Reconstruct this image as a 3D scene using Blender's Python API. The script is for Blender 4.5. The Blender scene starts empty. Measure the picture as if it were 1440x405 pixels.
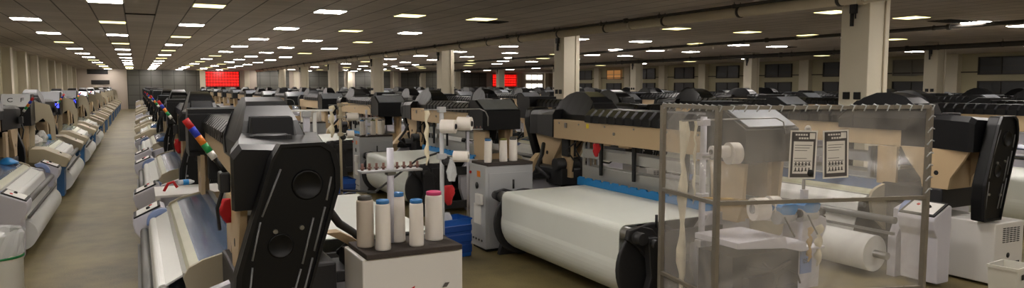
import bpy, bmesh, math, random
from mathutils import Vector, Matrix
random.seed(7)
C = bpy.context.scene.collection
PI = math.pi

# ------------------------------------------------------------------ materials
def lin(c):
    return tuple(((v/255)/12.92 if v/255 <= .04045 else ((v/255+.055)/1.055)**2.4) for v in c)
MATS = {}
def mat(name, rgb, rough=.5, metal=0., bump=0., bscale=40., var=0., vscale=3., emit=None, estr=0., alpha=1., spec=.5, alpha_var=0.):
    if name in MATS: return MATS[name]
    m = bpy.data.materials.new(name); m.use_nodes = True
    nt = m.node_tree; b = nt.nodes['Principled BSDF']
    col = (*lin(rgb), 1)
    b.inputs['Base Color'].default_value = col
    b.inputs['Roughness'].default_value = rough
    b.inputs['Metallic'].default_value = metal
    b.inputs['Specular IOR Level'].default_value = spec
    b.inputs['Alpha'].default_value = alpha
    if emit:
        b.inputs['Emission Color'].default_value = (*lin(emit), 1)
        b.inputs['Emission Strength'].default_value = estr
    tc = nt.nodes.new('ShaderNodeTexCoord')
    if var > 0:
        n = nt.nodes.new('ShaderNodeTexNoise'); n.inputs['Scale'].default_value = vscale; n.inputs['Detail'].default_value = 4
        nt.links.new(tc.outputs['Object'], n.inputs['Vector'])
        mx = nt.nodes.new('ShaderNodeMix'); mx.data_type = 'RGBA'
        mx.inputs['A'].default_value = tuple(v*(1-var) for v in col[:3])+(1,)
        mx.inputs['B'].default_value = tuple(min(1, v*(1+var)) for v in col[:3])+(1,)
        nt.links.new(n.outputs['Fac'], mx.inputs['Factor']); nt.links.new(mx.outputs['Result'], b.inputs['Base Color'])
    if bump > 0:
        n = nt.nodes.new('ShaderNodeTexNoise'); n.inputs['Scale'].default_value = bscale
        nt.links.new(tc.outputs['Object'], n.inputs['Vector'])
        bp = nt.nodes.new('ShaderNodeBump'); bp.inputs['Strength'].default_value = bump; bp.inputs['Distance'].default_value = .01
        nt.links.new(n.outputs['Fac'], bp.inputs['Height']); nt.links.new(bp.outputs['Normal'], b.inputs['Normal'])
    if alpha_var > 0:
        n = nt.nodes.new('ShaderNodeTexNoise'); n.inputs['Scale'].default_value = 2.2; n.inputs['Detail'].default_value = 3
        n.inputs['Distortion'].default_value = 1.2
        nt.links.new(tc.outputs['Object'], n.inputs['Vector'])
        mr = nt.nodes.new('ShaderNodeMapRange'); mr.inputs['From Min'].default_value = .3; mr.inputs['From Max'].default_value = .7
        mr.inputs['To Min'].default_value = alpha-alpha_var; mr.inputs['To Max'].default_value = alpha+alpha_var
        nt.links.new(n.outputs['Fac'], mr.inputs['Value']); nt.links.new(mr.outputs['Result'], b.inputs['Alpha'])
    MATS[name] = m
    return m

BLACK = mat('black plastic', (13, 14, 17), .38, var=.15, spec=.38)
BLACKM = mat('matt black', (16, 17, 18), .6)
CASE = mat('drive case black', (9, 10, 12), .42, bump=.05, bscale=200, spec=.28)
DULL = mat('dull steel', (118, 118, 116), .5, .6)
OILY = mat('oily cast iron', (30, 29, 26), .5, .3, bump=.3, bscale=30, var=.4, vscale=9)
DGREY = mat('grey control panel', (122, 126, 132), .3, var=.2, vscale=8)
BEIGE = mat('beige enamel', (190, 166, 131), .45, var=.05, vscale=2)
BEIGE2 = mat('pale beige enamel', (172, 162, 138), .5, var=.08)
LAV = mat('lavender white enamel', (205, 204, 214), .4, var=.04)
WHITE = mat('white enamel', (218, 216, 212), .4, var=.03)
GREY = mat('grey enamel', (172, 174, 176), .45, var=.04)
BLUEF = mat('blue enamel', (52, 100, 150), .4, var=.08)
ARM = mat('light blue plastic', (140, 160, 205), .35)
BLUES = mat('blue strip plastic', (28, 128, 196), .4)
STEEL = mat('steel', (150, 150, 148), .3, .85)
IRON = mat('cast iron', (52, 52, 54), .5, .4, bump=.1)
ALU = mat('aluminium', (185, 185, 180), .4, .5)
CLOTH = mat('white cloth', (226, 227, 224), .7, bump=.06, bscale=300, var=.02)
SHEET = mat('white warp yarn', (222, 226, 220), .42, bump=.04, bscale=250, var=.03)
YARN = mat('wound yarn', (232, 226, 218), .65, bump=.15, bscale=350)
YARNT = mat('taupe wound yarn', (206, 194, 178), .65, bump=.15, bscale=350)
YARNC = mat('cream loose yarn', (228, 218, 190), .8, bump=.3, bscale=200)
GLASS = mat('blue tinted cover', (112, 132, 164), .12, .25, var=.2, vscale=4, alpha=.9)
STRIPM = mat('milky cover strip', (190, 190, 166), .35, 0., var=.1, vscale=6)
GREENG = mat('pale green cover', (150, 165, 152), .2, .15, var=.15, vscale=5)
SILVER = mat('silver panel', (205, 208, 214), .25, .3)
CAPB = mat('blue cap', (46, 110, 168), .4)
CAPG = mat('dark grey cap', (80, 78, 74), .5)
CAPP = mat('pink cap', (196, 60, 110), .5)
CAPO = mat('olive cap', (110, 110, 50), .5)
RED = mat('red plastic', (190, 26, 30), .4)
REDC = mat('red cloth', (186, 30, 36), .8, bump=.3, bscale=30)
BLU = mat('signal blue', (36, 60, 190), .35)
ORG = mat('signal orange', (230, 130, 40), .35)
GRN = mat('signal green', (30, 150, 80), .35)
SIGW = mat('signal white', (225, 225, 220), .4)
YEL = mat('yellow sticker', (232, 208, 30), .5)
CRATE = mat('blue crate plastic', (24, 84, 170), .45)
BAG = mat('clear plastic bag', (225, 228, 230), .25, alpha=.55)
SCREEN = mat('clear plastic sheet', (226, 222, 216), .16, alpha=.18, alpha_var=.1)
GALV = mat('galvanised frame', (150, 144, 134), .4, .6, var=.15, vscale=12)
PAPER = mat('paper', (226, 222, 214), .8)
INK = mat('printing ink', (88, 84, 82), .8)
DKTRAY = mat('dark foam tray', (58, 50, 46), .8, bump=.3, bscale=120, var=.2, vscale=20)
BROWN = mat('brown tension parts', (120, 84, 74), .5)
BLUELCD = mat('blue lcd', (10, 14, 60), .3, emit=(60, 70, 255), estr=2.5)
BRASS = mat('brass', (176, 140, 60), .3, .8)
RUBBER = mat('black rubber', (20, 20, 20), .6)
BINM = mat('off white bin', (208, 206, 196), .5, var=.05)
GREENB = mat('green band', (30, 130, 70), .5)
PIPEM = mat('painted pipe', (200, 188, 164), .5, var=.12)
DKPIPE = mat('dark conduit', (58, 54, 48), .6)
COLM = mat('cream painted concrete', (212, 204, 184), .65, bump=.15, bscale=14, var=.08, vscale=1.3)
WALLM = mat('cream wall paint', (178, 170, 140), .7, bump=.1, bscale=10, var=.08, vscale=.6)
WALLW = mat('white wall paint', (190, 178, 166), .7, var=.07, vscale=.6)
VENT = mat('dark vent', (40, 38, 36), .7)
WINDK = mat('dark window glass', (44, 46, 48), .3)
WINFR = mat('window frame', (120, 116, 106), .6)
WINLT = mat('daylight window', (240, 240, 235), .4, emit=(245, 240, 228), estr=2.2)
WINOR = mat('lamp lit window', (190, 140, 80), .4, emit=(190, 130, 70), estr=.35)
LAMPW = mat('white lamp diffuser', (240, 240, 238), .5, emit=(255, 247, 240), estr=34)
LAMPY = mat('yellow lamp diffuser', (240, 236, 180), .5, emit=(255, 240, 170), estr=1.9)
LAMPF = mat('lamp trim', (150, 146, 138), .5)
LABELW = mat('label white', (222, 220, 214), .6)

def node_mat(name, build):
    m = bpy.data.materials.new(name); m.use_nodes = True; build(m.node_tree, m.node_tree.nodes['Principled BSDF']); return m
def mth(nt, op, a, b=None):
    n = nt.nodes.new('ShaderNodeMath'); n.operation = op
    for i, v in enumerate((a, b)):
        if v is None: continue
        if isinstance(v, (int, float)): n.inputs[i].default_value = v
        else: nt.links.new(v, n.inputs[i])
    return n.outputs[0]
def ceil_b(nt, b):
    tc = nt.nodes.new('ShaderNodeTexCoord'); sp = nt.nodes.new('ShaderNodeSeparateXYZ')
    nt.links.new(tc.outputs['Object'], sp.inputs[0])
    def line(o, off, per, w):
        f = mth(nt, 'FRACT', mth(nt, 'DIVIDE', mth(nt, 'ADD', o, off), per))
        d = mth(nt, 'ABSOLUTE', mth(nt, 'SUBTRACT', f, .5))
        return mth(nt, 'GREATER_THAN', d, .5-w/per/2)
    a = line(sp.outputs['X'], .46+.3+60, .6, .03)
    c = line(sp.outputs['Y'], .3+60, .6, .022)
    wn = nt.nodes.new('ShaderNodeTexWhiteNoise'); wn.noise_dimensions = '2D'
    cb = nt.nodes.new('ShaderNodeCombineXYZ')
    nt.links.new(mth(nt, 'FLOOR', mth(nt, 'DIVIDE', mth(nt, 'ADD', sp.outputs['X'], .76+60), .6)), cb.inputs[0])
    nt.links.new(mth(nt, 'FLOOR', mth(nt, 'DIVIDE', mth(nt, 'ADD', sp.outputs['Y'], .3+60), .6)), cb.inputs[1])
    nt.links.new(cb.outputs[0], wn.inputs['Vector'])
    ns = nt.nodes.new('ShaderNodeTexNoise'); ns.inputs['Scale'].default_value = .35; ns.inputs['Detail'].default_value = 5
    nt.links.new(tc.outputs['Object'], ns.inputs['Vector'])
    k = mth(nt, 'ADD', mth(nt, 'MULTIPLY', wn.outputs['Value'], .16), mth(nt, 'ADD', .62, mth(nt, 'MULTIPLY', ns.outputs['Fac'], .45)))
    k = mth(nt, 'MULTIPLY', k, mth(nt, 'SUBTRACT', 1, mth(nt, 'MULTIPLY', a, .72)))
    k = mth(nt, 'MULTIPLY', k, mth(nt, 'SUBTRACT', 1, mth(nt, 'MULTIPLY', c, .35)))
    mx = nt.nodes.new('ShaderNodeMix'); mx.data_type = 'RGBA'
    mx.inputs['A'].default_value = (0, 0, 0, 1); mx.inputs['B'].default_value = (*lin((200, 189, 180)), 1)
    nt.links.new(k, mx.inputs['Factor']); nt.links.new(mx.outputs['Result'], b.inputs['Base Color'])
    b.inputs['Roughness'].default_value = .8
CEIL = node_mat('ceiling tiles', ceil_b)
def floor_b(nt, b):
    tc = nt.nodes.new('ShaderNodeTexCoord')
    n1 = nt.nodes.new('ShaderNodeTexNoise'); n1.inputs['Scale'].default_value = .9; n1.inputs['Detail'].default_value = 8
    n2 = nt.nodes.new('ShaderNodeTexNoise'); n2.inputs['Scale'].default_value = 60; n2.inputs['Detail'].default_value = 2
    n3 = nt.nodes.new('ShaderNodeTexVoronoi'); n3.inputs['Scale'].default_value = 5
    for n in (n1, n2, n3): nt.links.new(tc.outputs['Object'], n.inputs['Vector'])
    f = mth(nt, 'ADD', mth(nt, 'MULTIPLY', n1.outputs['Fac'], .75), mth(nt, 'MULTIPLY', n2.outputs['Fac'], .35))
    f = mth(nt, 'ADD', f, mth(nt, 'MULTIPLY', n3.outputs['Distance'], .12))
    r = nt.nodes.new('ShaderNodeValToRGB'); nt.links.new(f, r.inputs[0])
    r.color_ramp.elements[0].position = .32; r.color_ramp.elements[0].color = (*lin((66, 58, 37)), 1)
    r.color_ramp.elements[1].position = .75; r.color_ramp.elements[1].color = (*lin((130, 117, 78)), 1)
    nt.links.new(r.outputs[0], b.inputs['Base Color'])
    b.inputs['Roughness'].default_value = .5
    bp = nt.nodes.new('ShaderNodeBump'); bp.inputs['Strength'].default_value = .12; bp.inputs['Distance'].default_value = .01
    nt.links.new(n2.outputs['Fac'], bp.inputs['Height']); nt.links.new(bp.outputs['Normal'], b.inputs['Normal'])
FLOOR = node_mat('worn terrazzo floor', floor_b)
def led_b(nt, b):
    tc = nt.nodes.new('ShaderNodeTexCoord'); sp = nt.nodes.new('ShaderNodeSeparateXYZ'); nt.links.new(tc.outputs['Object'], sp.inputs[0])
    def ln(o, per, w):
        f = mth(nt, 'FRACT', mth(nt, 'DIVIDE', mth(nt, 'ADD', o, 50), per))
        return mth(nt, 'LESS_THAN', f, w)
    wn = nt.nodes.new('ShaderNodeTexNoise'); wn.inputs['Scale'].default_value = 3.4; nt.links.new(tc.outputs['Object'], wn.inputs['Vector'])
    ch = mth(nt, 'MULTIPLY', ln(sp.outputs['X'], .27, .72), ln(sp.outputs['Z'], .3, .7))
    e = mth(nt, 'ADD', .35, mth(nt, 'MULTIPLY', mth(nt, 'MULTIPLY', ch, wn.outputs['Fac']), 3.2))
    b.inputs['Base Color'].default_value = (.02, 0, 0, 1)
    b.inputs['Emission Color'].default_value = (1, .012, .008, 1)
    nt.links.new(mth(nt, 'MULTIPLY', e, .62), b.inputs['Emission Strength'])
LED = node_mat('red led matrix', led_b)
def grid_b(nt, b):
    tc = nt.nodes.new('ShaderNodeTexCoord'); sp = nt.nodes.new('ShaderNodeSeparateXYZ'); nt.links.new(tc.outputs['Object'], sp.inputs[0])
    s = mth(nt, 'ADD', sp.outputs['X'], sp.outputs['Y'])
    def ln(o, per, w):
        f = mth(nt, 'FRACT', mth(nt, 'DIVIDE', mth(nt, 'ADD', o, 50), per)); return mth(nt, 'LESS_THAN', f, w)
    g = mth(nt, 'MAXIMUM', ln(s, 1.0, .06), ln(sp.outputs['Z'], .95, .05))
    mx = nt.nodes.new('ShaderNodeMix'); mx.data_type = 'RGBA'
    mx.inputs['A'].default_value = (*lin((86, 85, 80)), 1); mx.inputs['B'].default_value = (*lin((52, 50, 46)), 1)
    nt.links.new(g, mx.inputs['Factor']); nt.links.new(mx.outputs['Result'], b.inputs['Base Color'])
    b.inputs['Roughness'].default_value = .6
GRID = node_mat('grey panelled wall', grid_b)

# ------------------------------------------------------------------ mesh helpers
def bm_new(): return bmesh.new()
def box(bm, a, b, bev=0.):
    x0, y0, z0 = a; x1, y1, z1 = b
    v = [bm.verts.new(p) for p in ((x0,y0,z0),(x1,y0,z0),(x1,y1,z0),(x0,y1,z0),(x0,y0,z1),(x1,y0,z1),(x1,y1,z1),(x0,y1,z1))]
    fs = [bm.faces.new([v[i] for i in q]) for q in ((3,2,1,0),(4,5,6,7),(0,1,5,4),(1,2,6,5),(2,3,7,6),(3,0,4,7))]
    if bev > 0:
        es = {e for f in fs for e in f.edges}
        bmesh.ops.bevel(bm, geom=list(es), offset=bev, segments=2, affect='EDGES', profile=.5)
    return bm
def frame_of(d):
    d = Vector(d).normalized(); u = Vector((0,0,1)) if abs(d.z) < .9 else Vector((1,0,0))
    a = d.cross(u).normalized(); return a, d.cross(a).normalized()
def rings(bm, loops, close=True, smooth=False, caps=True):
    vs = [[bm.verts.new(p) for p in l] for l in loops]; n = len(vs[0])
    for i in range(len(vs)-1):
        for j in range(n if close else n-1):
            k = (j+1) % n
            f = bm.faces.new((vs[i][j], vs[i][k], vs[i+1][k], vs[i+1][j])); f.smooth = smooth
    if caps and close:
        bm.faces.new(vs[0][::-1]); bm.faces.new(vs[-1])
    return bm
def cyl(bm, p0, p1, r, r1=None, seg=16, hole=0.):
    p0, p1 = Vector(p0), Vector(p1); a, b = frame_of(p1-p0); r1 = r if r1 is None else r1
    def ring(p, rr): return [p+a*math.cos(2*PI*i/seg)*rr+b*math.sin(2*PI*i/seg)*rr for i in range(seg)]
    if hole:
        d = (p1-p0).normalized()
        rings(bm, [ring(p0+d*.015, hole*.98), ring(p0, hole), ring(p0, r), ring(p1, r1), ring(p1, hole), ring(p1-d*.015, hole*.98)], smooth=False)
        return bm
    return rings(bm, [ring(p0, r), ring(p1, r1)], smooth=True)
def lathe(bm, c, prof, axis=(0,0,1), seg=18):
    c = Vector(c); ax = Vector(axis).normalized(); a, b = frame_of(ax)
    return rings(bm, [[c+ax*h+a*math.cos(2*PI*i/seg)*r+b*math.sin(2*PI*i/seg)*r for i in range(seg)] for r, h in prof], smooth=True)
def tube(bm, pts, r, seg=8):
    pts = [Vector(p) for p in pts]; loops = []
    d0 = (pts[1]-pts[0]).normalized(); a, _ = frame_of(d0)
    for i, p in enumerate(pts):
        d = (pts[min(i+1, len(pts)-1)]-pts[max(i-1, 0)]).normalized()
        a = (a-d*a.dot(d)).normalized(); b = d.cross(a)
        rr = r[i] if isinstance(r, (list, tuple)) else r
        loops.append([p+a*math.cos(2*PI*k/seg)*rr+b*math.sin(2*PI*k/seg)*rr for k in range(seg)])
    return rings(bm, loops, smooth=True)
def prism(bm, prof, axis, t0, t1, bev=0.):
    # prof in the plane normal to axis ('x': (y,z), 'y': (x,z), 'z': (x,y))
    def P(u, w, t): return (t, u, w) if axis == 'x' else (u, t, w) if axis == 'y' else (u, w, t)
    l0 = [bm.verts.new(P(u, w, t0)) for u, w in prof]; l1 = [bm.verts.new(P(u, w, t1)) for u, w in prof]
    n = len(prof); fs = [bm.faces.new((l0[i], l0[(i+1) % n], l1[(i+1) % n], l1[i])) for i in range(n)]
    fs += [bm.faces.new(l0[::-1]), bm.faces.new(l1)]
    if bev > 0:
        bmesh.ops.recalc_face_normals(bm, faces=fs)
        bmesh.ops.bevel(bm, geom=list({e for f in fs for e in f.edges}), offset=bev, segments=2, affect='EDGES', profile=.5)
    return bm
def sheet(bm, path, y0, y1, th, ny=1, axis='y'):
    # thin solid ribbon following path (x,z) between y0 and y1
    P2 = [Vector((p[0], 0, p[1])) for p in path]; off = []
    for i in range(len(P2)):
        d = (P2[min(i+1, len(P2)-1)]-P2[max(i-1, 0)]).normalized(); off.append(P2[i]+Vector((d.z, 0, -d.x))*th)
    loops = []
    for y in (y0, y1):
        loops.append([(p.x, y, p.z) for p in P2]+[(p.x, y, p.z) for p in off[::-1]])
    rings(bm, loops, smooth=False)
    return bm
def arc(cx, cz, r, a0, a1, n):
    return [(cx+r*math.cos(math.radians(a0+(a1-a0)*i/n)), cz+r*math.sin(math.radians(a0+(a1-a0)*i/n))) for i in range(n+1)]
def finish(bm, name, m):
    bmesh.ops.recalc_face_normals(bm, faces=bm.faces[:])
    me = bpy.data.meshes.new(name); bm.to_mesh(me); bm.free(); me.materials.append(m); return me
def link(name, me, parent=None, loc=(0,0,0), rz=0.):
    o = bpy.data.objects.new(name, me); C.objects.link(o); o.parent = parent; o.location = loc; o.rotation_euler = (0, 0, rz); return o
def obj(name, bm, m, parent=None, loc=(0,0,0), rz=0.): return link(name, finish(bm, name, m), parent, loc, rz)
def tag(o, label, cat, group=None):
    o['label'] = label; o['category'] = cat
    if group: o['group'] = group
    return o
def thing(name, label, cat, loc=(0,0,0), rz=0., group=None):
    o = bpy.data.objects.new(name, None); C.objects.link(o); o.location = loc; o.rotation_euler = (0, 0, rz); o.empty_display_size = .1
    return tag(o, label, cat, group)
def struct(name, bm, m, parent=None):
    o = obj(name, bm, m, parent)
    if parent is None: o['kind'] = 'structure'
    return o
def text_bm(s, size, depth=.002):
    cu = bpy.data.curves.new('t', 'FONT'); cu.body = s; cu.size = size; cu.extrude = depth; cu.align_x = 'CENTER'; cu.align_y = 'CENTER'
    o = bpy.data.objects.new('t', cu); C.objects.link(o)
    dg = bpy.context.evaluated_depsgraph_get(); me = bpy.data.meshes.new_from_object(o.evaluated_get(dg))
    bm = bmesh.new(); bm.from_mesh(me); bpy.data.objects.remove(o); bpy.data.meshes.remove(me); bpy.data.curves.remove(cu); return bm
def components(bm):
    seen = set(); out = []
    for v in bm.verts:
        if v in seen: continue
        st = [v]; seen.add(v); comp = []
        while st:
            a = st.pop(); comp.append(a)
            for e in a.link_edges:
                o = e.other_vert(a)
                if o not in seen: seen.add(o); st.append(o)
        out.append(set(comp))
    return out
def split_bm(bm):
    res = []
    for comp in components(bm):
        nb = bmesh.new(); mp = {v: nb.verts.new(v.co) for v in comp}
        for f in bm.faces:
            if f.verts[0] in comp:
                g = nb.faces.new([mp[v] for v in f.verts]); g.smooth = f.smooth
        res.append(nb)
    bm.free(); return res
def split_meshes(key, fn, m):
    k = (key, m.name, 's')
    if k not in MC:
        bm = bm_new(); fn(bm); MC[k] = [finish(x, key, m) for x in split_bm(bm)]
    return MC[k]
def objs(name, bm, m, parent):
    for x in split_bm(bm): obj(name, x, m, parent)
MC = {}
ORD = ['first','second','third','fourth','fifth','sixth','seventh','eighth','ninth','tenth','eleventh','twelfth','thirteenth','fourteenth','fifteenth','sixteenth','seventeenth']

# ------------------------------------------------------------------ camera
cam = bpy.data.cameras.new('camera'); co = bpy.data.objects.new('camera', cam); C.objects.link(co)
cam.sensor_fit = 'HORIZONTAL'; cam.sensor_width = 36; cam.lens = 993.8*36/1440; cam.clip_end = 300
co.location = (0, 0, 2.2)
co.rotation_euler = (PI/2-.0819, 0.0, -.4873)
bpy.context.scene.camera = co

# ------------------------------------------------------------------ room shell
CZ = 3.8; LX = -4.85; RX = 36.8; BY = 76.8; FY = -9; RX2 = 48; SY = 59
S = 1.6/1.5
struct('floor', box(bm_new(), (LX-.3, FY-.3, -.2), (RX2+.3, BY+.3, 0)), FLOOR)
struct('ceiling', box(bm_new(), (LX-.3, FY-.3, CZ), (RX2+.3, BY+.3, CZ+.2)), CEIL)
struct('wall_left', box(bm_new(), (LX-.3, FY, 0), (LX, BY, CZ)), WALLM)
struct('wall_behind', box(bm_new(), (LX-.3, FY-.3, 0), (RX+.3, FY, CZ)), WALLM)
struct('wall_back', box(bm_new(), (LX, BY, 0), (RX2+.3, BY+.3, CZ)), WALLW)
struct('wall_right', box(bm_new(), (RX, FY, 0), (RX+.3, SY, CZ)), WALLM)
struct('wall_recess_side', box(bm_new(), (RX2, SY, 0), (RX2+.3, BY, CZ)), WALLM)
struct('wall_recess_front', box(bm_new(), (RX+.3, SY-.3, 0), (RX2+.3, SY, CZ)), WALLM)
tn = 0
def trim(bm, m):
    global tn; tn += 1; return struct('trim_%d' % tn, bm, m)
# pilasters of the left wall
y = 9.0
while y < BY-1:
    trim(box(bm_new(), (LX, y-.3, 0), (LX+.32, y+.3, CZ)), COLM); y += 4.47
# pilasters of the right wall
y = 3.5
while y < SY-1:
    trim(box(bm_new(), (RX-.35, y-.35, 0), (RX, y+.35, CZ)), COLM); y += 4.47
trim(box(bm_new(), (RX-.06, FY, 2.86), (RX, SY, 2.92)), DKPIPE)
# panelled dark bays of the back wall
for x0, x1 in ((-.75, 5.6), (11, 14.2), (15.6, 20), (21.2, 25.2), (26.5, 32.5), (33.2, 37.2)):
    trim(box(bm_new(), (x0, BY-.06, 0), (x1, BY, CZ-.05)), GRID)
for x in (5.85, 10.0, 14.9, 20.6, 25.8, 32.9, 41.5, 45.5):
    trim(box(bm_new(), (x-.25, BY-.3, 0), (x+.25, BY, CZ)), COLM)
for x0, x1, z0, z1 in ((-4.0, -2.3, 3.3, 3.75), (-3.7, -2.2, 2.35, 2.75)):
    o = trim(box(bm_new(), (x0, BY-.05, z0), (x1, BY, z1)), VENT)
# windows of the right wall: two storeys of dark panes between the pilasters
wn = 0
def window_x(y0, y1, z0, z1, pane):
    global wn; wn += 1
    o = struct('window_%d' % wn, box(bm_new(), (RX-.05, y0, z0), (RX, y1, z1)), pane)
    f = bm_new(); t = .06
    box(f, (RX-.1, y0, z0), (RX-.03, y0+t, z1)); box(f, (RX-.1, y1-t, z0), (RX-.03, y1, z1))
    box(f, (RX-.1, y0, z0), (RX-.03, y1, z0+t)); box(f, (RX-.1, y0, z1-t), (RX-.03, y1, z1))
    ym = (y0+y1)/2; box(f, (RX-.09, ym-.02, z0), (RX-.03, ym+.02, z1)); box(f, (RX-.09, y0, (z0+z1)/2-.02), (RX-.03, y1, (z0+z1)/2+.02))
    obj('window_frame', f, WINFR if pane is not WINDK else DKPIPE, o)
y = 3.5; i = 0
while y < SY-5:
    window_x(y+1.15, y+3.3, 2.75, 3.62, WINOR if i == 10 else (WINFR if i == 4 else WINDK)); window_x(y+1.15, y+3.3, 1.3, 2.45, WINDK); y += 4.47; i += 1
def window_y(x0, x1, z0, z1, pane):
    global wn; wn += 1
    o = struct('window_%d' % wn, box(bm_new(), (x0, BY-.05, z0), (x1, BY, z1)), pane)
    f = bm_new()
    for k in range(4):
        x = x0+(x1-x0)*k/3; box(f, (x-.03, BY-.1, z0), (x+.03, BY-.03, z1))
    for z in (z0, z1): box(f, (x0, BY-.1, z-.03), (x1, BY-.03, z+.03))
    obj('window_frame', f, WINFR, o)
window_y(42.6, 45.0, 2.95, 3.6, WINLT); window_y(42.6, 45.0, 1.9, 2.5, WINLT)
# red LED boards on the back wall
def led(x0, x1, z0, z1, label):
    xm, zm = (x0+x1)/2, z0
    t = thing('led_board', label, 'led display', (xm, BY-.18, z0), 0)
    f = bm_new(); w = (x1-x0)/2; h = z1-z0
    box(f, (-w-.06, 0, -.06), (w+.06, .1, h+.06)); obj('housing', f, BLACKM, t)
    obj('display', box(bm_new(), (-w, -.02, 0), (w, .01, h)), LED, t)
    g = bm_new()
    for k in range(2): box(g, (-w*.6+1.2*w*k-.05, .1, -.1), (-w*.6+1.2*w*k+.05, .18, h))
    objs('mounting_rail', g, DKPIPE, t)
led(6.15, 9.25, 2.15, 3.62, 'red glowing LED board full of characters on the back wall left of the pillar row')
led(38.0, 41.2, 2.15, 3.55, 'smaller-looking red LED board far right on the back wall, partly behind a pillar')
# columns
def column(x, y, label):
    w = .26
    t = thing('column', label, 'pillar', (x, y, 0), 0, 'cream concrete pillars')
    obj('shaft', box(bm_new(), (-w, -w, 0), (w, w, CZ-.001), .012), COLM, t)
    obj('conduit', cyl(bm_new(), (.12, -w-.015, 1.2), (.12, -w-.015, CZ-.01), .014, seg=8), PIPEM, t)
    b = bm_new(); box(b, (-w-.09, -.05, CZ-.42), (-w, .05, CZ-.1), .01); box(b, (-w-.05, .02, CZ-.62), (-w, .06, CZ-.3)); tube(b, [(-w-.05, -.02, CZ-.1), (-w-.08, -.06, CZ-.3), (-w-.02, -.02, CZ-.5)], .012, 6)
    obj('pipe_bracket', b, IRON, t)
    b = bm_new()
    for dy in (-.1, .1): box(b, (-w-.03, dy-.06, 1.98), (-w, dy+.06, 2.1), .006)
    objs('switch_box', b, BLACKM, t)
for r, (cx, y0, n, rn) in enumerate(((10.72, 7.74, 7, 'nearer pillar row'), (26.45, 16.1, 7, 'farther right-hand pillar row'))):
    for k in range(n):
        column(cx, ([7.72, 16.94, 25.8, 34.7, 43.7, 52.2, 61.0][k] if r == 0 else y0+8.96*k), 'square cream concrete pillar, %s from the camera in the %s' % (ORD[k], rn))
# ceiling pipes
def pipe(x, r, z, label, m, y0=4.5, y1=72):
    t = thing('ceiling_pipe', label, 'pipe', (x, y0, z), 0)
    obj('pipe_run', cyl(bm_new(), (0, 0, 0), (0, y1-y0, 0), r, seg=14), m, t)
    b = bm_new(); k = 1.2
    while k < y1-y0:
        cyl(b, (0, k, r*.9), (0, k, CZ-z-.002), .008, seg=6); cyl(b, (0, k-.03, 0), (0, k+.03, 0), r+.012, seg=14); k += 2.2
    objs('hanger', b, DKPIPE, t)
    b = bm_new(); k = 3
    while k < y1-y0:
        cyl(b, (0, k-.05, 0), (0, k+.05, 0), r+.025, seg=14); k += 6
    objs('coupling', b, m, t)
pipe(10.32, .1, 3.62, 'thick grey-beige pipe hanging under the ceiling along the nearer pillars', PIPEM)
pipe(10.16, .03, 3.72, 'thin dark conduit beside the thick ceiling pipe', DKPIPE)
pipe(26.1, .09, 3.62, 'dark pipe under the ceiling along the farther pillars', DKPIPE, 8)
pipe(18.6, .05, 3.72, 'slim dark pipe under the ceiling midway between the pillar rows', DKPIPE, 8)

# ------------------------------------------------------------------ ceiling lamps
lf = finish(box(bm_new(), (-.31, -.31, -.012), (.31, .31, 0)), 'lamp_trim', LAMPF)
def lampmesh(m): return finish(box(bm_new(), (-.28, -.28, -.02), (.28, .28, -.011)), 'diffuser', m)
LW, LY = lampmesh(LAMPW), lampmesh(LAMPY)
lrows = [-2.26, -.46, 1.34, 3.74, 5.54, 7.34, 11.54, 13.34, 16.04, 18.74, 20.84, 22.94, 30.14, 31.94]
LYS = [y for y in range(-4, 13)]
yellow = {(1,1),(0,0),(0,3),(1,-1),(2,0),(3,-1),(4,0),(5,-1),(5,0),(6,1),(7,0),(8,-1),(9,0)}
for ri, x in enumerate(lrows):
    for k in LYS:
        yy = 15.4+5.03*k
        if yy > BY-1 or yy < FY+1 or yy < x/2.1-12: continue
        ye = ((ri, k) in yellow) or ((ri*7+k*5) % 11 < 3)
        t = thing('ceiling_lamp', '%s ceiling lamp, %s from the front in the %s lamp row from the left' % ('yellowish' if ye else 'white', ORD[k+4], ORD[ri]), 'ceiling lamp', (x, yy, CZ-.001), 0, 'ceiling panel lamps')
        link('trim_frame', lf, t); link('diffuser', LY if ye else LW, t)
# open or dark ceiling vents
def cvent(x, y, w, d, label):
    t = thing('ceiling_vent', label, 'vent', (x, y, CZ-.001), 0)
    obj('recess', box(bm_new(), (-w/2, -d/2, -.006), (w/2, d/2, 0)), BLACKM, t)
    s = bm_new()
    for k in range(6): box(s, (-w/2, -d/2+d*(k+.4)/6, -.02), (w/2, -d/2+d*(k+.6)/6, -.005))
    obj('slat', s, VENT, t)
cvent(7.94, 16.0, .6, .6, 'dark slatted ceiling vent near the top centre of the photo')
cvent(17.9, 10.5, 1.2, .6, 'dark open ceiling tile at the upper right behind the nearest pillar')
cvent(23.4, 20.6, 1.2, .6, 'dark open ceiling tile left of the nearest pillar, far back')
cvent(.14, 17.9, .6, .12, 'narrow dark slot in the ceiling above the aisle')

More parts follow.
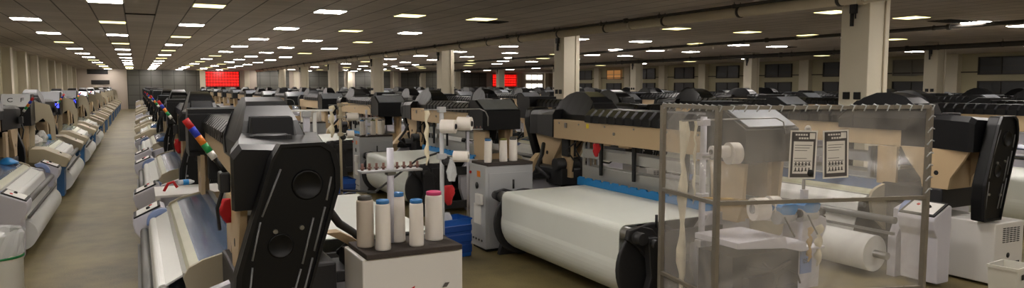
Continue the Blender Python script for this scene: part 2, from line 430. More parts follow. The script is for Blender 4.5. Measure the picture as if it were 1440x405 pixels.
# ------------------------------------------------------------------ looms
# local axes: cloth side at -x, warp side at +x, drive at -y, control box at +y
def mesh(key, fn, m):
    k = (key, m.name)
    if k not in MC:
        bm = bm_new(); fn(bm); MC[k] = finish(bm, key, m)
    return MC[k]
def f_drive_box(b):
    prof = [(-.38,1.47),(.38,1.47),(.38,1.76),(.33,1.83),(-.33,1.86),(-.38,1.8)]
    L = lambda x, w: x*w if x < 0 else x*(.95 if w < .8 else .62)
    rings(b, [[(x*.97 if x < 0 else x*.55, -2.28, z if z < 1.7 else z-.03) for x, z in prof], [(x if x < 0 else x*.57, -2.22, z) for x, z in prof], [(L(x,.92), -2.0, z+.01) for x, z in prof], [(L(x,.6), -1.35, z+(.03 if z > 1.7 else 0)) for x, z in prof]])
def f_hood(b):
    sec = [(-1.6,1.84,.2),(-1.5,1.96,.17),(-1.36,2.06,.135),(-1.28,2.09,.125),(-1.14,2.12,.11),(-.95,2.115,.11),(-.78,2.05,.13),(-.62,1.93,.17),(-.48,1.79,.22)]
    rings(b, [[(-.24,y,1.66),(.2,y,1.66),(.21,y,min(1.8,z-.02)),(w-.02,y,z),(-.04-w,y,z),(-.25,y,min(1.8,z-.02))] for y, z, w in sec])
    rings(b, [[(-.25,y,1.68),(.21,y,1.68),(.22,y,min(1.82,z)),(w-.02,y,z+.012),(-.04-w,y,z+.012),(-.26,y,min(1.82,z))] for y, z, w in ((-.7,2.0,.15),(-.66,1.965,.16))])
def f_step(b):
    rings(b, [[(-.2,y,1.8),(.13,y,1.8),(.1,y,z),(-.17,y,z)] for y, z in ((-1.64,1.86),(-1.58,1.985),(-1.2,2.0))])
RP = [(-.22,1.72),(.35,1.72),(.35,1.8),(.27,1.88),(-.15,1.88),(-.22,1.8)]
def f_ribs(b):
    prism(b, RP, 'y', -.55, 1.72)
    k = -.5
    while k < 1.65:
        L = []
        for y, e in ((k,0),(k+.012,1),(k+.125,1),(k+.14,0)): L.append([(x*(1+.07*e), y, z+(.016*e if z > 1.75 else 0)) for x, z in RP])
        rings(b, L); k += .17
def f_beam(b):
    box(b, (-.21, -1.38, 1.46), (.34, 1.76, 1.725), .008)
def f_bolts(b):
    for s in (1,):
        for y in (-1.2, -.7, -.1, .5, 1.1, 1.6): cyl(b, (.338*s, y, 1.68), (.35*s, y, 1.68), .012, seg=8)
        cyl(b, (.338*s, .1, 1.6), (.352*s, .1, 1.6), .02, seg=8); box(b, (.338*s-.002, -1.05, 1.62), (.352*s, -1.0, 1.69)); 
def f_sticker(b):
    box(b, (.3405, -.52, 1.64), (.342, -.46, 1.7))
def f_pbox(b):
    prism(b, [(1.74,1.44),(2.3,1.44),(2.3,1.77),(1.98,1.95),(1.74,1.95)], 'x', -.37, .37)
    box(b, (-.375, 1.7, 1.5), (.375, 1.76, 1.9), .01)
def f_display(b):
    prism(b, [(2.285,1.79),(2.0,1.95),(2.006,1.962),(2.292,1.802)], 'x', -.33, .33)
def f_pbox_b(b):
    prism(b, [(1.74,1.44),(2.3,1.44),(2.3,1.79),(2.08,2.04),(1.74,2.04)], 'x', -.37, .12)
    box(b, (-.375, 1.7, 1.5), (.125, 1.76, 2.0), .01)
def f_display_b(b): prism(b, [(2.3,1.8),(2.09,2.04),(2.1,2.049),(2.31,1.809)], 'x', -.355, .105)
def f_gantry(b): prism(b, [(-.7,1.12),(-.7,1.5),(-.62,1.82),(-.36,1.9),(-.26,1.9),(-.26,1.0),(-.34,1.0),(-.36,1.45),(-.5,1.56),(-.61,1.42),(-.63,1.12)], 'y', 1.66, 1.71)
def f_lcd(b): box(b, (-.34, 2.3, 1.62), (-.12, 2.306, 1.74))
def f_displaymarks(b):
    for x, w in ((-.2, .05), (-.05, .03), (.12, .07)):
        prism(b, [(2.2,1.8415),(2.1,1.898),(2.103,1.9035),(2.203,1.847)], 'x', x-w, x+w)
# drive case outline in (x,z) seen from -y, inclined: top over the beam, foot towards the cloth side
CP = [(-.13,1.865),(.12,1.87),(.18,1.83),(.21,1.72),(.21,1.6),(.02,.98),(-.05,.72),(-.38,.72),(-.4,.95),(-.39,1.12),(-.32,1.35),(-.18,1.78)]
def f_case(b): prism(b, CP, 'y', -2.42, -2.29, .016)
def f_case_rim(b):
    cx, cz = -.08, 1.3
    out = [(cx+(x-cx)*1.0, cz+(z-cz)*1.0) for x, z in CP]; inn = [(cx+(x-cx)*.9, cz+(z-cz)*.965) for x, z in CP]
    n = len(CP); L = [[b.verts.new((x, y, z)) for x, z in pr] for pr, y in ((out, -2.41), (out, -2.44), (inn, -2.44), (inn, -2.41))]
    for a in range(4):
        for i in range(n): b.faces.new((L[a][i], L[a][(i+1) % n], L[(a+1) % 4][(i+1) % n], L[(a+1) % 4][i]))
def f_groove(b):
    def bar(p, q, w=.006):
        p, q = Vector((p[0], -2.424, p[1])), Vector((q[0], -2.424, q[1])); tube(b, [p, q], w, 6)
    bar((-.13,1.72),(-.24,1.45)); bar((-.25,1.42),(-.3,1.2)); bar((-.3,1.16),(-.34,.85)); bar((.16,1.66),(.13,1.52)); bar((.12,1.48),(.05,1.22)); bar((.04,1.18),(-.05,.85)); bar((.05,1.42),(-.02,1.15)); bar((-.03,1.12),(-.11,.85))
def f_disc(b):
    lathe(b, (.02, -2.42, 1.62), [(.001,.004),(.07,.004),(.075,.012),(.085,.012),(.092,0),(.09,-.01)], (0,-1,0), 28)
    lathe(b, (-.14, -2.42, 1.27), [(.001,.002),(.06,.002),(.064,.006),(.07,.006),(.075,0),(.07,-.01)], (0,-1,0), 24)
def f_casebolt(b):
    for x, z in ((-.17,1.36),(-.02,1.37),(-.3,1.02),(-.08,1.0)): cyl(b, (x, -2.415, z), (x, -2.44, z), .014, seg=8)
def f_badge(b):
    rings(b, [[(-.09+.11*math.cos(2*PI*i/24)*s, -1.86+.09*math.sin(2*PI*i/24)*s, z) for i in range(24)] for s, z in ((1,1.85),(1,1.884),(.9,1.89))])
    for dx in (-.11, .11): box(b, (-.09+dx-.02, -1.89, 1.85), (-.09+dx+.02, -1.83, 1.882), .004)
def f_bracket(b):
    P = [(-2.22,1.48),(-1.42,1.48),(-1.5,1.34),(-1.68,1.12),(-1.7,1.02),(-2.0,1.02),(-2.02,1.15),(-2.14,1.34)]
    for x0, x1 in ((-.33, -.29), (.1, .14)): prism(b, P, 'x', x0, x1)
    prism(b, [(-2.0,1.02),(-1.7,1.02),(-1.7,1.34),(-2.0,1.34)], 'x', -.29, .1)
def f_bracket_hole(b):
    for x in (-.332, .138): cyl(b, (x, -1.86, 1.2), (x+.01, -1.86, 1.2), .028, seg=12)
def f_post(b):
    P = [(1.72,1.45),(2.22,1.45),(2.18,1.0),(2.12,.82),(1.82,.82),(1.76,1.0)]
    prism(b, P, 'x', -.26, -.22); prism(b, P, 'x', .24, .28); box(b, (-.26, 2.0, .82), (-.16, 2.1, 1.42)); box(b, (.14, 2.0, .82), (.24, 2.1, 1.42)); box(b, (-.16, 1.98, .82), (.14, 2.0, 1.0))
def f_gear(b):
    box(b, (-.35, -1.95, .78), (.3, -1.2, 1.02), .02)
    cyl(b, (-.1, -1.3, 1.08), (.35, -1.3, 1.08), .09, seg=14); cyl(b, (.4, -1.7, .96), (.55, -1.7, .96), .1, seg=14)
    box(b, (.3, -1.9, .86), (.6, -1.5, .94), .01); tube(b, [(.5,-1.2,.9),(.62,-1.35,1.05),(.42,-1.55,1.2),(.3,-1.7,1.35)], .03, 8)
def f_arm_link(b):
    rings(b, [[(x+dx, y+dy, z) for dx, dy in ((-.05,-.06),(.05,-.06),(.05,.06),(-.05,.06))] for x, y, z in ((.72,-1.5,.78),(.66,-1.55,.95),(.4,-1.75,1.14),(.3,-1.8,1.2))])
def f_base(b):
    box(b, (-.42, -1.3, .05), (.62, 1.62, .34)); box(b, (-.3, -1.3, .34), (.25, 1.62, .78))
    cyl(b, (.5, -1.25, .5), (.5, 1.6, .5), .05, seg=10)
def f_frames(b, y0, y1):
    P = [(-.8,0),(-.8,.46),(-.72,.62),(-.72,.78),(-.35,.9),(.45,.9),(.62,.7),(.62,.4),(.5,0),(.3,0),(.2,.2),(-.45,.2),(-.55,0)]
    prism(b, P, 'y', y0, y1)
def f_console(b, s):
    y = 2.02*s; prism(b, [(-.93,.78),(-.94,.74),(-.92,.64),(-.86,.55),(-.84,0.04),(-.62,0.04),(-.62,.88),(-.66,.9)], 'y', y-.21, y+.21, .012)
def f_conpanel(b, s):
    y = 2.02*s; prism(b, [(-.925,.785),(-.668,.905),(-.672,.918),(-.93,.798)], 'y', y-.2, y+.2)
def f_conface(b, s):
    y = 2.02*s; prism(b, [(-.9,.8085),(-.695,.904),(-.697,.9085),(-.902,.813)], 'y', y-.17, y+.17)
def f_shield(b, s):
    y = 2.02*s; prism(b, [(-.96,.76),(-.94,.8),(-.55,.99),(-.34,1.0),(-.3,.96),(-.3,.74),(-.9,.62)], 'y', y-.34, y+.34, .012)
def f_knobs(b, s, dy, dx):
    y = 2.02*s
    lathe(b, (-.8+dx, y+dy, .855), [(.02,0),(.022,.02),(.016,.035),(.001,.037)], (-.4,0,.9), 12)
def f_decal(b):
    # round knob boss and heart-like stop plate on the near face of the console body
    lathe(b, (-.78, -2.232, .66), [(.03,0),(.028,.012),(.001,.014)], (0,-1,0), 14)
def f_sign_arm(b, s):
    y = 1.78*s; P = arc(-.66, .74, .15, 190, 60, 8)+arc(-.66, .74, .085, 60, 190, 8); prism(b, P, 'y', y-.05, y+.05, .01)
def f_roll(b): cyl(b, (-.66, -1.6, .34), (-.66, 1.72, .34), .21, seg=28)
def f_rollcore(b): cyl(b, (-.66, -1.76, .34), (-.66, 1.78, .34), .045, seg=12)
def f_takeup(b): cyl(b, (-.83, -1.72, .66), (-.83, 1.72, .66), .042, seg=16); box(b, (-.9, -1.75, .5), (-.87, 1.75, .53))
def f_cloth(b):
    path = [(-.6, .86)]+arc(-.735, .765, .035, 60, 165, 6)+[(-.79, .62), (-.87, .38)]
    sheet(b, path, -1.2, 1.68, .012)
def f_breast(b): cyl(b, (-.735, -1.26, .765), (-.735, 1.72, .765), .033, seg=18)
def f_cover(b):
    path = [(-.5,.935),(-.46,.955),(-.34,.985),(-.22,1.015),(-.19,1.02)]; sheet(b, path, -1.2, 1.92, .012)
def f_coverstrip(b): sheet(b, [(-.585,.875),(-.56,.905),(-.5,.935)], -1.2, 1.92, .014)
def f_rail(b): box(b, (-.61, -1.22, .85), (-.58, 1.94, .88)); box(b, (-.185, -1.2, .98), (-.15, 1.94, 1.03))
def f_coverside(b, y):
    prism(b, [(-.61,.85),(-.57,.92),(-.48,.965),(-.19,1.04),(-.1,1.0),(-.1,.5),(-.3,.42),(-.55,.6)], 'y', y-.02, y+.02)
def f_heald(b, i):
    x = -.06+i*.075; y0, y1 = -.85, 1.62
    box(b, (x-.012, y0, .93), (x+.012, y1, 1.08+.03*(i % 2))); box(b, (x-.012, y0, 1.22), (x+.012, y1, 1.34))
    for y in (y0, y1-.04): box(b, (x-.012, y, .93), (x+.012, y+.04, 1.42))
def f_strap(b):
    for y in (-.35, .35, 1.3):
        prism(b, [(y-.03,1.46),(y+.03,1.46),(y+.02,1.02),(y-.02,1.02)], 'x', .2, .23)
def f_blue(b):
    box(b, (.3, -.75, .86), (.325, 1.8, .955)); k = -.74
    while k < 1.75:
        prism(b, [(k,.95),(k+.03,.975),(k+.13,.975),(k+.15,.95)], 'x', .3, .325); k += .19
def f_warp(b):
    path = [(.34,.872)]+arc(1.5,.79,.075,100,0,8)+arc(1.24,.46,.345,12,-80,12); sheet(b, path[::-1], -.55, 1.9, .008)
def f_wroller(b): cyl(b, (1.5, -.72, .79), (1.5, 2.0, .79), .066, seg=18)
def f_rollerend(b, y, s):
    P = [(1.1,.62),(1.3,.84),(1.44,.88),(1.58,.85),(1.6,.76),(1.5,.7),(1.36,.56),(1.2,.5)]
    prism(b, P, 'y', min(y, y+.06*s), max(y, y+.06*s), .01)
    cyl(b, (1.5, y, .78), (1.5, y+.17*s, .78), .058, seg=14); cyl(b, (1.36, y+.02*s, .72), (1.36, y+.2*s, .72), .045, seg=12)
    box(b, (.4, min(y, y+.05*s), .66), (1.2, max(y, y+.05*s), .8)); tube(b, [(1.28,y+.08*s,.86),(1.28,y+.08*s,.98)], .014, 6)
def f_wsupport(b, y, s):
    P = [(1.3,.78),(1.42,.78),(1.38,.4),(1.5,.0),(1.1,.0),(1.18,.4),(1.22,.7)]
    prism(b, P, 'y', min(y+.06*s, y+.14*s), max(y+.06*s, y+.14*s), .01)
    box(b, (.55, min(y+.06*s, y+.14*s), .1), (1.15, max(y+.06*s, y+.14*s), .22))
def f_wbeam(b): cyl(b, (1.24, -.6, .46), (1.24, 1.92, .46), .335, seg=36)
def f_flange(b, y):
    lathe(b, (1.24, y, .46), [(.06,-.03),(.2,-.03),(.22,-.015),(.4,-.015),(.415,-.025),(.425,-.01),(.425,.015),(.4,.015),(.06,.02)], (0,1,0), 36)
    for k in range(12):
        a = k*PI/6; tube(b, [(1.24+.1*math.cos(a), y-.012, .46+.1*math.sin(a)), (1.24+.39*math.cos(a), y-.012, .46+.39*math.sin(a))], .012, 5)
def f_housing(b): box(b, (-.27, -2.5, .03), (.3, -2.0, .7), .012); box(b, (-.25, -2.0, .03), (.28, -1.4, .7), .012)
def f_hvent(b):
    for r in range(8):
        for c in range(5): box(b, (-.12+.07*c, -2.507, .48+.022*r-.002*c), (-.075+.07*c, -2.499, .488+.022*r-.002*c))
    for r in range(2):
        for c in range(12): box(b, (-.2+.037*c, -2.507, .1+.09*r), (-.18+.037*c, -2.499, .16+.09*r))
    lathe(b, (0, -2.495, .33), [(.03,0),(.03,.01),(.001,.01)], (0,-1,0), 16)
def f_tower(i):
    p0 = Vector((-.38,-2.05,1.66)); d = (Vector((-.6,-2.0,2.0))-p0); L = d.length; d.normalize()
    segs = [(0,.3,.014),(.3,.42,.021),(.42,.56,.021),(.56,.7,.021),(.7,.85,.021),(.85,1.0,.021)]
    def fn(b):
        a, e, r = segs[i]; cyl(b, p0+d*L*a, p0+d*L*e, r, seg=14)
    return fn
def f_towermount(b): box(b, (-.43, -2.12, 1.56), (-.37, -1.98, 1.68), .01); tube(b, [(-.4,-2.05,1.6),(-.44,-2.0,1.45),(-.42,-1.9,1.3)], .012, 6)
def f_reed(b): box(b, (-.18, -.7, .88), (-.12, 1.7, .95)); box(b, (-.16, -.7, .95), (-.14, 1.7, 1.02)); box(b, (-.2, -.7, .86), (-.1, 1.7, .88))
def f_cables(b):
    for k, x in enumerate((-.1, .05, .2)):
        tube(b, [(x,-1.1+.1*k,1.46),(x+.05,-1.15,1.3),(x,-1.12+.05*k,1.15),(x+.04,-1.0,1.0)], .012, 6)
    box(b, (.1, -1.3, 1.2), (.24, -1.12, 1.46), .01); box(b, (-.2, 1.5, 1.2), (.0, 1.68, 1.46), .01)
def f_backpanel(b): box(b, (-.3, -1.35, .9), (-.26, -1.1, 1.46)); box(b, (.16, -1.35, .9), (.2, -1.1, 1.46))
# far versions
def f_farcover(b): f_ribs(b); f_hood(b); f_drive_box(b)
def f_farbody(b):
    f_beam(b); f_bracket(b); f_post(b); f_backpanel(b)
def f_farbase(b):
    f_base(b); f_frames(b, -1.72, -1.64); f_frames(b, 1.82, 1.9)

def make_loom(x, y, rot, variant, lod, label, group, cf=False, tower=True, text=False, out=None):
    t = thing('loom', label, 'loom', (x, y, 0), rot, group)
    sh = 0.
    body = LAV if variant == 'a' else BEIGE2; frame = LAV if variant == 'a' else BLUEF; cbody = BLUEF if (variant == 'b' and rot) else body
    def P(name, key, fn, m, par=t, dx=0.):
        o = link(name, mesh(key, fn, m), par)
        if dx: o.location.x = dx
        return o
    def PS(name, key, fn, m, par=t, dx=0.):
        for me in split_meshes(key, fn, m):
            o = link(name, me, par); o.location.x = dx
    if variant == 'b' and rot:
        P('gantry_plate', 'gantry', f_gantry, BEIGE2)
        if not cf: P('blue_screen', 'lcd', f_lcd, BLUELCD)
    if lod >= 2:
        P('black_cover', 'far_cover', f_farcover, BLACK, dx=sh)
        P('top_beam', 'far_body', f_farbody, BEIGE, dx=sh)
        P('drive_case', 'drive_case', f_case, CASE, dx=sh)
        pb = P('control_box', 'control_box', f_pbox, BLACK, dx=sh); P('display_panel', 'display_panel', f_display, DGREY if variant == 'a' else SILVER, pb)
        P('base_frame', 'far_base', f_farbase, body)
        P('warp_sheet', 'warp_sheet', f_warp, SHEET)
        for s in (-1, 1):
            c = P('console', 'console%d' % s, lambda b, s=s: f_console(b, s), cbody)
            if variant == 'b': P('console_shield', 'shield%d' % s, lambda b, s=s: f_shield(b, s), BEIGE2, c)
        P('front_cover', 'front_cover', f_cover, GLASS)
        return t
    db = P('drive_box', 'drive_box', f_drive_box, BLACK, dx=sh); P('badge', 'badge', f_badge, IRON, db)
    P('hood', 'hood', f_hood, BLACK, dx=sh); P('hood_step', 'hood_step', f_step, BLACK, dx=sh)
    P('ribbed_cover', 'ribbed_cover', f_ribs, BLACK, dx=sh)
    tb = P('top_beam', 'top_beam', f_beam, BEIGE, dx=sh); PS('bolt', 'bolts', f_bolts, STEEL, tb); s_ = P('sticker', 'sticker', f_sticker, YEL, tb)
    pb = P('control_box', 'control_box_'+variant, f_pbox if variant == 'a' else f_pbox_b, BLACK, dx=sh)
    P('display_panel', 'display_panel_'+variant, f_display if variant == 'a' else f_display_b, SILVER if variant == 'b' else DGREY, pb)
    if cf:
        for s, dx in (('C', -.04), ('F', -.23)):
            bm = text_bm(s, .14, .003)
            bmesh.ops.rotate(bm, verts=bm.verts, cent=(0,0,0), matrix=Matrix.Rotation(PI, 3, 'Z'))
            bmesh.ops.rotate(bm, verts=bm.verts, cent=(0,0,0), matrix=Matrix.Rotation(-math.radians(48.8), 3, 'X'))
            bmesh.ops.translate(bm, verts=bm.verts, vec=(dx, 2.206, 1.931))
            obj('letter_'+s.lower(), bm, BLACKM, pb)
    elif variant == 'a': PS('display_mark', 'display_marks', f_displaymarks, BLACKM, pb)
    dc = P('drive_case', 'drive_case', f_case, CASE, dx=sh)
    P('case_rim', 'case_rim', f_case_rim, BLACK, dc); PS('groove', 'groove', f_groove, mat('grey groove edge', (120, 122, 124), .4), dc); PS('pulley_disc', 'disc', f_disc, CASE, dc); PS('case_bolt', 'case_bolt', f_casebolt, STEEL, dc)  # groove lines drawn in a paler grey than the black case
    br = P('drive_bracket', 'bracket', f_bracket, BEIGE, dx=sh); PS('bracket_hole', 'bracket_hole', f_bracket_hole, BLACKM, br)
    P('end_post', 'end_post', f_post, BEIGE, dx=sh); PS('support_plate', 'backpanel', f_backpanel, BEIGE, dx=sh)
    P('gearbox', 'gear', f_gear, IRON, dx=sh); P('link_arm', 'link', f_arm_link, BEIGE, dx=sh)
    P('machine_base', 'base', f_base, OILY)
    P('side_frame', 'frame-', lambda b: f_frames(b, -1.72, -1.62), frame); P('side_frame', 'frame+', lambda b: f_frames(b, 1.82, 1.92), frame)
    for s in (-1, 1):
        c = P('console', 'console%d' % s, lambda b, s=s: f_console(b, s), cbody)
        if variant == 'b': P('console_shield', 'shield%d' % s, lambda b, s=s: f_shield(b, s), BEIGE2, c)
        P('console_panel', 'conpanel%d' % s, lambda b, s=s: f_conpanel(b, s), BLACKM, c); P('panel_face', 'conface%d' % s, lambda b, s=s: f_conface(b, s), WHITE if variant == 'a' else BEIGE2, c)
        P('knob', 'knobb%d' % s, lambda b, s=s: f_knobs(b, s, -.06, .02), BLACKM, c); P('knob', 'knobr%d' % s, lambda b, s=s: f_knobs(b, s, .08, .05), RED, c)
        P('roller_guard', 'arm%d' % s, lambda b, s=s: f_sign_arm(b, s), ARM if variant == 'a' else BLUEF)
    
    cr = P('cloth_roll', 'roll', f_roll, CLOTH); P('roll_core', 'rollcore', f_rollcore, STEEL, cr)
    if out: cr.location = out
    P('takeup_roller', 'takeup', f_takeup, DULL)
    P('breast_roller', 'breast', f_breast, DULL); P('cloth', 'cloth', f_cloth, CLOTH)
    P('front_cover', 'front_cover', f_cover, GLASS if variant == 'a' else GREENG); P('cover_strip', 'strip', f_coverstrip, STRIPM); PS('cover_rail', 'rail', f_rail, ALU)
    for yv in (-1.23, 1.95): P('cover_side', 'cside%.1f' % yv, lambda b, yv=yv: f_coverside(b, yv), BEIGE2)
    P('reed', 'reed', f_reed, ALU)
    for i in range(4): P('heald_frame', 'heald%d' % i, lambda b, i=i: f_heald(b, i), ALU if i % 2 else GREY)
    PS('strap', 'strap', f_strap, BLACKM); PS('cable', 'cables', f_cables, BLACKM, dx=sh)
    P('toothed_strip', 'blue', f_blue, BLUES)
    P('warp_sheet', 'warp_sheet', f_warp, SHEET); P('back_roller', 'wroller', f_wroller, STEEL)
    wb = P('warp_beam', 'wbeam', f_wbeam, SHEET)
    for yv in (-.62, 1.97): P('beam_flange', 'flange%.2f' % yv, lambda b, yv=yv: f_flange(b, yv), IRON, wb)
    P('roller_bracket', 'rend-', lambda b: f_rollerend(b, -.73, -1), IRON); P('roller_bracket', 'rend+', lambda b: f_rollerend(b, 2.0, 1), IRON)
    P('beam_support', 'wsup-', lambda b: f_wsupport(b, -.73, -1), IRON); P('beam_support', 'wsup+', lambda b: f_wsupport(b, 2.0, 1), IRON)
    hs = P('drive_housing', 'housing', f_housing, WHITE); P('vent_slots', 'hvent', f_hvent, BLACKM, hs)
    if tower:
        tw = P('signal_tower', 'tower0', f_tower(0), BLACKM, dx=sh)
        P('tower_mount', 'towermount', f_towermount, IRON, tw)
        for i, m in enumerate((SIGW, GRN, ORG, BLU, RED)): P('signal_lamp', 'tower%d' % (i+1), f_tower(i+1), m, tw)
    if text:
        bm = text_bm('ML-STARS', .035, .001)
        bmesh.ops.rotate(bm, verts=bm.verts, cent=(0,0,0), matrix=Matrix.Rotation(PI/2, 3, 'X'))
        bmesh.ops.rotate(bm, verts=bm.verts, cent=(0,0,0), matrix=Matrix.Rotation(-PI/2, 3, 'Z'))
        bmesh.ops.translate(bm, verts=bm.verts, vec=(-.8415, -2.02, .45)); obj('lettering', bm, INK, t)
        b = bm_new(); prism(b, [(-1.84,.44),(-1.88,.47),(-1.88,.44),(-1.91,.47),(-1.9,.43)], 'x', -.8425, -.84); obj('red_mark', b, RED, t)
    return t

rowdesc = ['row at the left wall', 'row right of the long aisle', 'row beyond the bobbin alley', 'row behind the plastic screen', 'fifth loom row from the left wall', 'sixth loom row from the left wall',
           'seventh loom row from the left wall', 'eighth loom row from the left wall', 'ninth loom row from the left wall', 'last loom row by the window wall']
ROWY = {3: 6.74}
rows = [-2.17, .85, 5.6, 8.47, 13.0, 16.1, 21.0, 24.0, 28.9, 31.9]
PITCH = 5.95
for ri, x in enumerate(rows):
    rot = PI if ri % 2 == 0 else 0.
    y0 = ROWY.get(ri, 7.3 if (ri % 2 == 0 and ri > 0) else 6.64)
    for k in range(12):
        y = y0+PITCH*k
        if ri == 0 and k == 0: continue
        if y > BY-3.2: continue
        if y < x/2.03-2.2: continue
        n = k if ri else k-1
        if ri == 0: var = 'a' if k == 1 else 'b'
        elif ri == 1: var = 'a' if k < 2 or k % 3 == 2 else 'b'
        else: var = 'a'
        near = (ri <= 1 and k <= 4) or (ri in (2, 3) and k <= 2)
        lod = 0 if near else 2
        desc = {(0,1): 'white and lavender loom with black top, first in the row at the left wall',
                (0,2): 'beige loom with blue legs and silver CF panel near the left wall',
                (1,0): 'nearest loom right of the aisle, with large black inclined drive case and blue-tinted cover',
                (1,1): 'white loom with blue-tinted cover, second in the row right of the aisle',
                (2,0): 'loom with wide white warp sheet, blue toothed strip and tan beam in the centre right',
                (2,1): 'loom behind the pole with yarn reels, second in the row beyond the bobbin alley',
                (3,0): 'loom at the right edge with white console and black drive case, behind the plastic screen'}.get((ri, k),
                'black-topped %s loom, %s from the camera in the %s' % ('beige' if var == 'b' else 'tan-beamed', ORD[n], rowdesc[ri]))
        make_loom(x, y, rot, var, lod, desc, 'looms in rows', cf=(ri == 0 and k == 2), tower=ri <= 1, text=(ri == 3 and k == 0), out=(-.34, 0, -.07) if ri == 3 else (-.1, 0, -.05) if ri == 0 else None)

# ------------------------------------------------------------------ bobbins and bobbin cabinets
def bobbin(x, y, z, h, r, cap, yarn, label, group, cone=.93):
    t = thing('yarn_bobbin', label, 'bobbin', (x, y, z), random.random()*6, group)
    key = 'bob%.3f%.3f' % (h, r)
    link('yarn', mesh(key+'y', lambda b: lathe(b, (0,0,0), [(.001,.0),(r*.96,0),(r,.01),(r*cone,h-.015),(r*cone*.93,h-.004),(r*.5,h)], seg=24), yarn), t)
    link('cap', mesh(key+'c', lambda b: lathe(b, (0,0,h-.004), [(r*.5,-.01),(r*.82,0),(r*.84,.008),(r*.84,.022),(r*.7,.026),(r*.6,.012),(r*.2,.01),(.001,.01)], seg=24), cap), t)
    return t
def cabinet(x, y, w, d, h, label, logo=False, detail=True, body=GREY, rz=0.):
    t = thing('bobbin_cabinet', label, 'cabinet', (x, y, 0), rz, 'bobbin cabinets in the alley')
    obj('body', box(bm_new(), (0, 0, .04), (w, d, h), .01), body, t)
    obj('top_tray', box(bm_new(), (.02, -.02, h), (w-.01, d-.03, h+.035), .006), DKTRAY, t)
    obj('plinth', box(bm_new(), (.04, .04, 0), (w-.04, d-.04, .045)), BLACKM, t)
    if detail:
        b = bm_new()
        for k in range(4): lathe(b, (-.001, d*.2+d*.18*k, .14), [(.015,0),(.015,.006),(.001,.006)], (-1,0,0), 12)
        lathe(b, (-.001, d*.5, h-.28), [(.045,0),(.045,.006),(.001,.006)], (-1,0,0), 16); objs('cable_hole', b, BLACKM, t)
        obj('label_plate', box(bm_new(), (-.004, d*.25, .35), (0, d*.7, .62)), LABELW, t)
        obj('socket_box', box(bm_new(), (-.05, d*.1, h-.52), (0, d*.45, h-.38), .01), WHITE, t)
        obj('emergency_button', lathe(bm_new(), (-.001, d*.88, h-.12), [(.018,0),(.02,.02),(.001,.025)], (-1,0,0), 12), RED, t)
        obj('warning_sticker', box(bm_new(), (-.003, d*.3, h-.16), (0, d*.5, h-.08)), ORG, t)
        obj('door_panel', box(bm_new(), (.05, -.006, .12), (w-.05, 0, h-.1), .003), body, t)
    if logo:
        b = bm_new(); prism(b, [(.2,h-.27),(.34,h-.205),(.31,h-.28),(.24,h-.285)], 'y', -.01, -.0065); obj('red_mark', b, RED, t)
        b = bm_new(); prism(b, [(.53,h-.24),(.55,h-.212),(.58,h-.212),(.56,h-.24)], 'y', -.01, -.0065); obj('black_mark', b, INK, t)
    return t
cabinet(1.2, 4.25, .68, .44, 1.12, 'light grey cabinet in the foreground carrying five tall yarn bobbins on a dark tray', logo=True, detail=False, body=WHITE)
FB = 'bobbins on the foreground cabinet'
H0 = 1.156
bobbin(1.285, 4.47, H0, .31, .056, CAPG, YARNT, 'taupe bobbin with grey cap, leftmost on the foreground cabinet', FB, .99)
bobbin(1.36, 4.33, H0, .30, .05, CAPB, YARN, 'front white bobbin with blue cap on the foreground cabinet', FB)
bobbin(1.52, 4.52, H0, .31, .054, CAPB, YARN, 'rear white bobbin with blue cap behind the pole of the foreground cabinet', FB)
bobbin(1.59, 4.34, H0, .285, .048, CAPB, YARN, 'slim white bobbin with blue cap, second from right on the foreground cabinet', FB)
bobbin(1.76, 4.46, H0, .31, .062, CAPP, YARN, 'thick white bobbin with pink top, rightmost on the foreground cabinet', FB)
# pole with tension tray standing on that cabinet
def tension_stand(x, y, z0, z1, zt, w, label, n=9):
    t = thing('tension_stand', label, 'yarn stand', (x, y, z0), 0)
    obj('pole', cyl(bm_new(), (0,0,0), (0,0,z1-z0), .023), LAV, t)
    obj('tray', box(bm_new(), (-w*.5, -.05, zt-z0-.015), (w*.5, .05, zt-z0), .004), GREY, t)
    for k in range(n):
        px = -w*.45+w*.9*k/(n-1)
        if abs(px) < .03: continue
        b = bm_new(); cyl(b, (px, 0, zt-z0), (px, 0, zt-z0+.045), .009, seg=8); cyl(b, (px, 0, zt-z0+.012), (px, 0, zt-z0+.02), .017, seg=10); obj('tensioner', b, BROWN, t)
    obj('clamp', box(bm_new(), (-.03, -.03, zt-z0-.04), (.03, .03, zt-z0-.015), .004), STEEL, t)
    return t
tension_stand(1.47, 4.5, H0, 1.79, 1.65, .42, 'pole with a tray of yarn tensioners standing on the foreground cabinet')

cabs = [(4.0, 8.3, 'grey cabinet with white bobbins beside the wide warp sheet'), (4.0, 14.25, 'grey cabinet with white bobbins, second in the alley'), (4.0, 20.2, 'grey cabinet with bobbins, third in the alley'), (4.0, 26.15, 'grey cabinet with bobbins, fourth in the alley')]
for ci, (cx, cy, lb) in enumerate(cabs):
    cabinet(cx, cy, .72, .5, 1.15, lb, detail=ci < 2)
    g = 'bobbins on the %s' % lb.split(' with')[0] + ' number %s in the alley' % ORD[ci]
    for j, (dx, dy, cap, r) in enumerate(((.1, .12, CAPB, .05), (.2, .32, CAPG, .055), (.34, .14, CAPO, .055), (.5, .16, CAPG, .058), (.6, .34, CAPG, .058))):
        names = ['blue-capped', 'grey-capped rear left', 'olive-capped', 'grey-capped front right', 'grey-capped rear right']
        bobbin(cx+dx, cy+dy, 1.186, .29, r, cap, YARN, '%s white bobbin on the %s alley cabinet from the camera' % (names[j], ORD[ci]), g)
